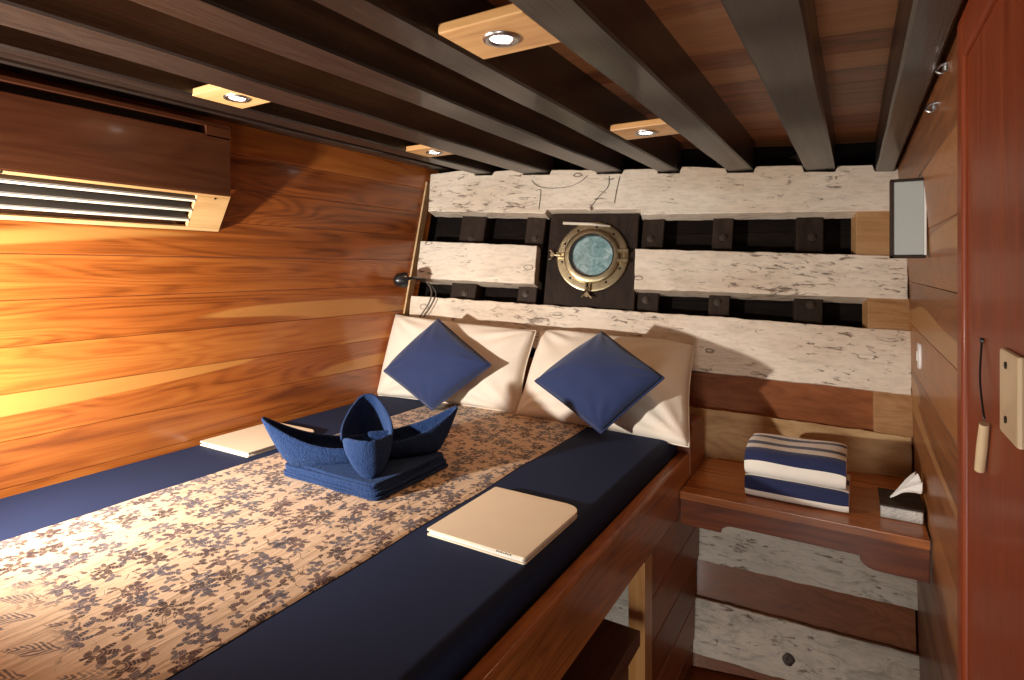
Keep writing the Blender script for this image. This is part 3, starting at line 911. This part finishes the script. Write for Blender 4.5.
# tissue box
tb = thing('tissue_box', 'small embossed tissue box on the shelf beside the right bulkhead', 'tissue box', (.135, 2.32, SZ))
bm = B(); bx(bm, (.076, 2.245, SZ + .0005), (.192, 2.40, SZ + .040), .003, 1)
obj('box_body', bm, tin_m, tb)
bm = B(); bx(bm, (.073, 2.242, SZ + .040), (.195, 2.403, SZ + .048), .003, 2)
lid = obj('lid', bm, rib_m, tb)
bm = B()
N = 26; G = []
for i in range(N + 1):
    row = []
    for j in range(N + 1):
        u, v = i / N, j / N
        a = (u - .5) * 2.6
        r = .008 + .06 * v
        x = .105 + .08 * v + .010 * math.sin(a * 3 + 4 * v) * v
        y = 2.315 + r * math.sin(a) * .9 + .006 * math.sin(u * 19) * v
        z = SZ + .047 + .058 * v - .012 * v * v + r * .62 * math.cos(a) + .010 * math.sin(u * 23 + v * 4) * v
        x = min(x, .190)
        row.append(bm.verts.new((x, y, max(z, SZ + .0485))))
    G.append(row)
for A, C in zip(G, G[1:]):
    for k in range(N): bm.faces.new((A[k], A[k + 1], C[k + 1], C[k]))
ti = obj('tissue', bm, tissue_m, tb, True)
so = ti.modifiers.new('thick', 'SOLIDIFY'); so.thickness = .001

# ------------------------------------------------------------------ air conditioner cover
ac = thing('air_conditioner', 'teak boxed air conditioner with ivory louvres high on the left bulkhead', 'air conditioner', W(XL, .9, .14))
xf, xb = -2.02, -2.10
y0, y1 = .30, 1.297
bm = B()
slot = (.49, .515)
bx(bm, W(XL + .003, y0, .272), W(xf, y1, .49), .003, 1)
bx(bm, W(XL + .003, y0, .519), W(xf, y1, .535), .002, 1)
bx(bm, W(XL + .003, 1.20, .48), W(xf, y1, .525), .002, 1)
obj('housing', bm, wood('ac_teak', axis=1, rough=.35, coat=.35, rings=14, dark=(.022, .006, .002), mid=(.052, .0135, .0045), light=(.09, .027, .009)), ac)
bm = B(); bx(bm, W(XL + .003, y0, .485), W(xf - .05, 1.21, .525)); obj('intake_slot', bm, black_m, ac)
# slanting grille face from (xf,.272) back to (xb,.139)
def GP(y, t, d=0):     # t 0 at top front edge, 1 at lower rear edge
    nx, nz = .857, -.515
    return W(xf + (xb - xf) * t + nx * d, y, .270 + (.139 - .270) * t + nz * d)
def gbar(bm, ya, yb, t0, t1, d0=-.012, d1=0):
    P = [GP(ya, t0, d1), GP(yb, t0, d1), GP(yb, t1, d1), GP(ya, t1, d1)]
    prism(bm, P, GP(0, 0, d0) - GP(0, 0, d1), .0012, 1)
bm = B()
gbar(bm, y0, y1, 0, .07); gbar(bm, 1.17, y1, .07, .90); gbar(bm, y0, y1, .90, 1.0); gbar(bm, y0, y0 + .1, .07, .9)
obj('grille_frame', bm, wood('ac_grille_teak', axis=1, rough=.4, coat=.2, rings=12, dark=(.40, .20, .07), mid=(.60, .36, .15), light=(.72, .48, .24)), ac)
bm = B(); gbar(bm, y0, 1.18, .05, .95, -.05, -.045)
prism(bm, [GP(y0, 1, -.002), GP(y1, 1, -.002), W(XL + .003, y1, .139), W(XL + .003, y0, .139)], (0, 0, .01))
obj('grille_back', bm, black_m, ac)
for t in (.16, .42, .68):
    bm = B()
    P = [GP(y0 + .1, t, 0), GP(1.172, t, 0), GP(1.172, t - .10 + .06, -.04), GP(y0 + .1, t - .10 + .06, -.04)]
    prism(bm, P, (GP(0, .16, 0) - GP(0, 0, 0)) * .28)
    sl = obj('slat', bm, vent_m, ac)
    bm = B(); gbar(bm, y0 + .1, 1.17, t + .02, t + .075, -.005, .003)
    tag(obj('slat_edge', bm, ivory_m, sl), 'ivory front edge of the louvre')
for y in (1.24, .45, .62):
    for t in ((.1,) if y > 1 else (.035,)):
        bm = B(); lathe(bm, [(0, .0015), (.004, .001), (.004, -.001)], basis(GP(y, t, .0005), (0, 1, 0), GP(0, 0, 0) - GP(0, 1, 0)), 8)
        obj('screw', bm, screw_m, ac)

# ------------------------------------------------------------------ black reading lamp
LP = W(-2.03, 2.25, -.063)
lp = thing('reading_lamp', 'small black gooseneck reading lamp where left bulkhead meets hull', 'lamp', HP(-2.08, -.09, -.0))
bm = B()
ax = Vector((-.55, -.75, -.2)).normalized()
M = basis(LP, ax.cross(Vector((0, 0, 1))), Vector((0, 0, 1)))
lathe(bm, [(q * 1.45, hh * 1.3) for q, hh in [(0, -.030), (.012, -.028), (.022, -.018), (.027, 0), (.029, .016), (.028, .024), (.025, .024), (.022, .012), (0, .008)]], M, 24)
obj('lamp_head', bm, black_m, lp, True, 50)
bm = B(); tube(bm, spline([LP + Vector((.018, .012, 0)), LP + Vector((.04, .05, .01)), HP(-2.03, -.065, .0)], 6), .008, 8)
obj('arm', bm, black_m, lp, True)
bm = B(); tube(bm, spline([HP(-2.05, -.075, -.01), HP(-2.0, -.09, -.02), HP(-1.965, -.14, -.03), HP(-1.97, -.20, -.035), HP(-2.01, -.27, -.03)], 6), .0045, 6)
tube(bm, spline([HP(-2.0, -.085, -.01), HP(-1.945, -.14, -.02), HP(-1.95, -.20, -.03), HP(-1.985, -.27, -.03)], 6), .0025, 6)
obj('cord', bm, cable_m, lp, True)

# ------------------------------------------------------------------ frosted wall light in the right corner
wl = thing('wall_light', 'frosted glass box light with dark frame on the right bulkhead corner', 'wall light', W(.19, 2.1, .16))
xa, xb_, ya = .096, .1855, 2.10
za, zb2 = .030, .272
bm = B()
bx(bm, W(xa, ya, za), W(xa + .008, ya + .05, zb2), .001, 1)
bx(bm, W(xa, ya, zb2 - .007), W(xb_, ya + .05, zb2), .001, 1)
bx(bm, W(xa, ya, za), W(xb_, ya + .05, za + .009), .001, 1)
bx(bm, W(xa + .004, ya + .045, za), W(xb_, ya + .052, zb2))
obj('frame', bm, rib_m, wl)
bm = B(); bx(bm, W(xa + .008, ya + .004, za + .010), W(xb_ - .004, ya + .012, zb2 - .008), .002, 1)
obj('glass_panel', bm, frost_m, wl)
bm = B(); bx(bm, W(xb_ - .004, ya + .001, za + .009), W(xb_ + .001, ya + .05, zb2 - .007))
obj('back_plate', bm, whiteplastic_m, wl)

# light switch on the right bulkhead
zs = -.31
bm = B()
P = []
for k in range(32):
    a = 2 * math.pi * k / 32
    P.append(W(XR(zs) - .008, 2.46 + .028 * math.copysign(abs(math.cos(a)) ** .5, math.cos(a)), zs + .046 * math.copysign(abs(math.sin(a)) ** .6, math.sin(a))))
prism(bm, P, (.0085, 0, 0), .003, 2)
sw = obj('light_switch', bm, whiteplastic_m, loc=W(XR(zs), 2.46, zs), smooth=True, angle=50)
tag(sw, 'small white oval light switch on the right bulkhead above the shelf', 'switch')
bm = B(); bx(bm, W(XR(zs) - .012, 2.45, zs - .018), W(XR(zs) - .0075, 2.47, zs + .018), .002, 1)
obj('rocker', bm, whiteplastic_m, sw)

# small metal clips under the right ceiling beam
def clip(u, v, label):
    r = (u - 512) / 569; x = .155
    d = x / (r * CS - SN); y = d * (r * SN + CS); z = d * (268 - v) / 569
    p = W(x, y, z)
    bm = B()
    tube(bm, spline([p + Vector((.02, 0, .010)), p + Vector((.002, 0, .008)), p + Vector((-.006, -.004, -.004)), p + Vector((.002, -.008, -.012)), p + Vector((.010, -.006, -.008))], 5), .003, 8)
    lathe(bm, [(0, -.006), (.008, -.006), (.008, .006), (0, .006)], Matrix.Translation(p + Vector((.012, 0, 0))), 10)
    tag(obj('metal_hook', bm, steel_m, loc=p, smooth=True, angle=40), label, 'hook', 'hooks at the top of the right bulkhead')
clip(940, 69, 'small metal hook at the top of the right bulkhead, nearest the door frame')
clip(929, 108, 'small metal hook at the top of the right bulkhead, nearer the hull')

# ------------------------------------------------------------------ door at the right
door = thing('door_1', 'dark red teak door in a rounded frame at the right bulkhead', 'door', (.19, 1.2, 0), kind='structure')
XD = .160
bm = B()
bx(bm, (XD, 1.245, 0), (.225, 1.302, ZC + .47), .008, 3)
obj('frame_stile', bm, red_z, door, True, 40)
bm = B()
prism(bm, [W(XD, -.9, .366), W(XD, 1.247, .366), W(XD, 1.247, .47), W(XD, -.9, .47)], (.05, 0, 0), .008, 2)
obj('frame_head', bm, wood('red_teak_head', axis=1, rough=.42, coat=.06, spec=.3, dark=(.07, .010, .003), mid=(.19, .031, .007), light=(.28, .058, .015)), door, True, 40)
bm = B()
bx(bm, (XD + .008, .85, 0), (.225, 1.247, ZC + .368), .003, 1)
obj('leaf', bm, red_z, door, True, 40)
bm = B(); bx(bm, (XD + .028, -.9, 0), (.225, .852, ZC + .368), .003, 1)  # dark panel colours in the shade of the gap past the leaf
obj('gap_shade_panel', bm, dark_m, door)
bm = B()
bx(bm, W(XD + .001, .862, -.210), W(XD + .010, .955, -.102), .004, 2)
pl = obj('latch_plate', bm, bone_m, door, True, 40)
for zz in (-.120, -.187):
    bm = B(); lathe(bm, [(0, .002), (.0045, .0012), (.0045, -.001)], basis(W(XD + .0005, .915, zz), (0, 1, 0), (0, 0, -1)), 10)
    obj('screw', bm, screw_m, pl)
# toggle hanging on a cord
a = W(XD + .006, 1.104, -.109); b = W(XD, 1.046, -.223)
tg = thing('wooden_toggle', 'pale wooden peg hanging on a dark cord from the red door', 'toggle', a)
bm = B(); tube(bm, spline([a, a.lerp(b, .5) + Vector((-.003, .004, 0)), b + Vector((0, 0, .005))], 6), .0016, 6)
bx(bm, a - Vector((.003, .008, .003)), a + Vector((.004, .008, .003)), .001, 1)
obj('cord', bm, black_m, tg, True)
bm = B(); tube(bm, [b, b + Vector((0, .018, -.039)), b + Vector((0, .036, -.077))], [.006, .0068, .0064], 12)
obj('peg', bm, bone_m, tg, True, 50)

# ------------------------------------------------------------------ lights
def light(name, typ, loc, power, color, **kw):
    l = bpy.data.lights.new(name, typ); l.energy = power; l.color = color
    for k, v in kw.items(): setattr(l, k, v)
    o = link(bpy.data.objects.new(name, l)); o.location = loc
    return o
def aim(o, p):
    o.rotation_euler = (Vector(p) - o.location).to_track_quat('-Z', 'Y').to_euler()
key = light('bed_lamp_light', 'SPOT', W(-1.78, .10, -.32), 235, (1, .95, .88), spot_size=math.radians(158), spot_blend=1, shadow_soft_size=.035)
aim(key, W(-1.55, 2.5, .50))
for x, y in ((-.636, 1.015), (-.636, 1.985), (-1.642, 1.075), (-1.642, 2.045)):
    s = light('downlight_beam', 'SPOT', W(x, y, zb(x) - .004), 5, (1, .56, .26), spot_size=math.radians(120), spot_blend=.8, shadow_soft_size=.022)
fill_l = light('passage_fill', 'AREA', (-.14, -.75, .62), 20, (1, .95, .88), shape='RECTANGLE', size=.55, size_y=.6)  # added fill lamp low in the passage; no doorway is built behind it
aim(fill_l, (-.12, 2.5, .55))
w = bpy.data.worlds.new('world'); scn.world = w; w.use_nodes = True
w.node_tree.nodes['Background'].inputs[0].default_value = (.05, .06, .08, 1)

# ------------------------------------------------------------------ camera
cam = bpy.data.cameras.new('camera'); cam.lens = 20; cam.sensor_width = 36; cam.sensor_fit = 'HORIZONTAL'
cam.shift_y = -72 / 1024; cam.clip_start = .02
co = link(bpy.data.objects.new('camera', cam)); co.location = (0, 0, ZC)
co.rotation_euler = (math.pi / 2, 0, math.atan2(SN, CS))
scn.camera = co
vs_ = scn.view_settings
vs_.view_transform = 'Standard'; vs_.look = 'None'; vs_.gamma = 1; vs_.use_curve_mapping = False
vs_.exposure = 0.0
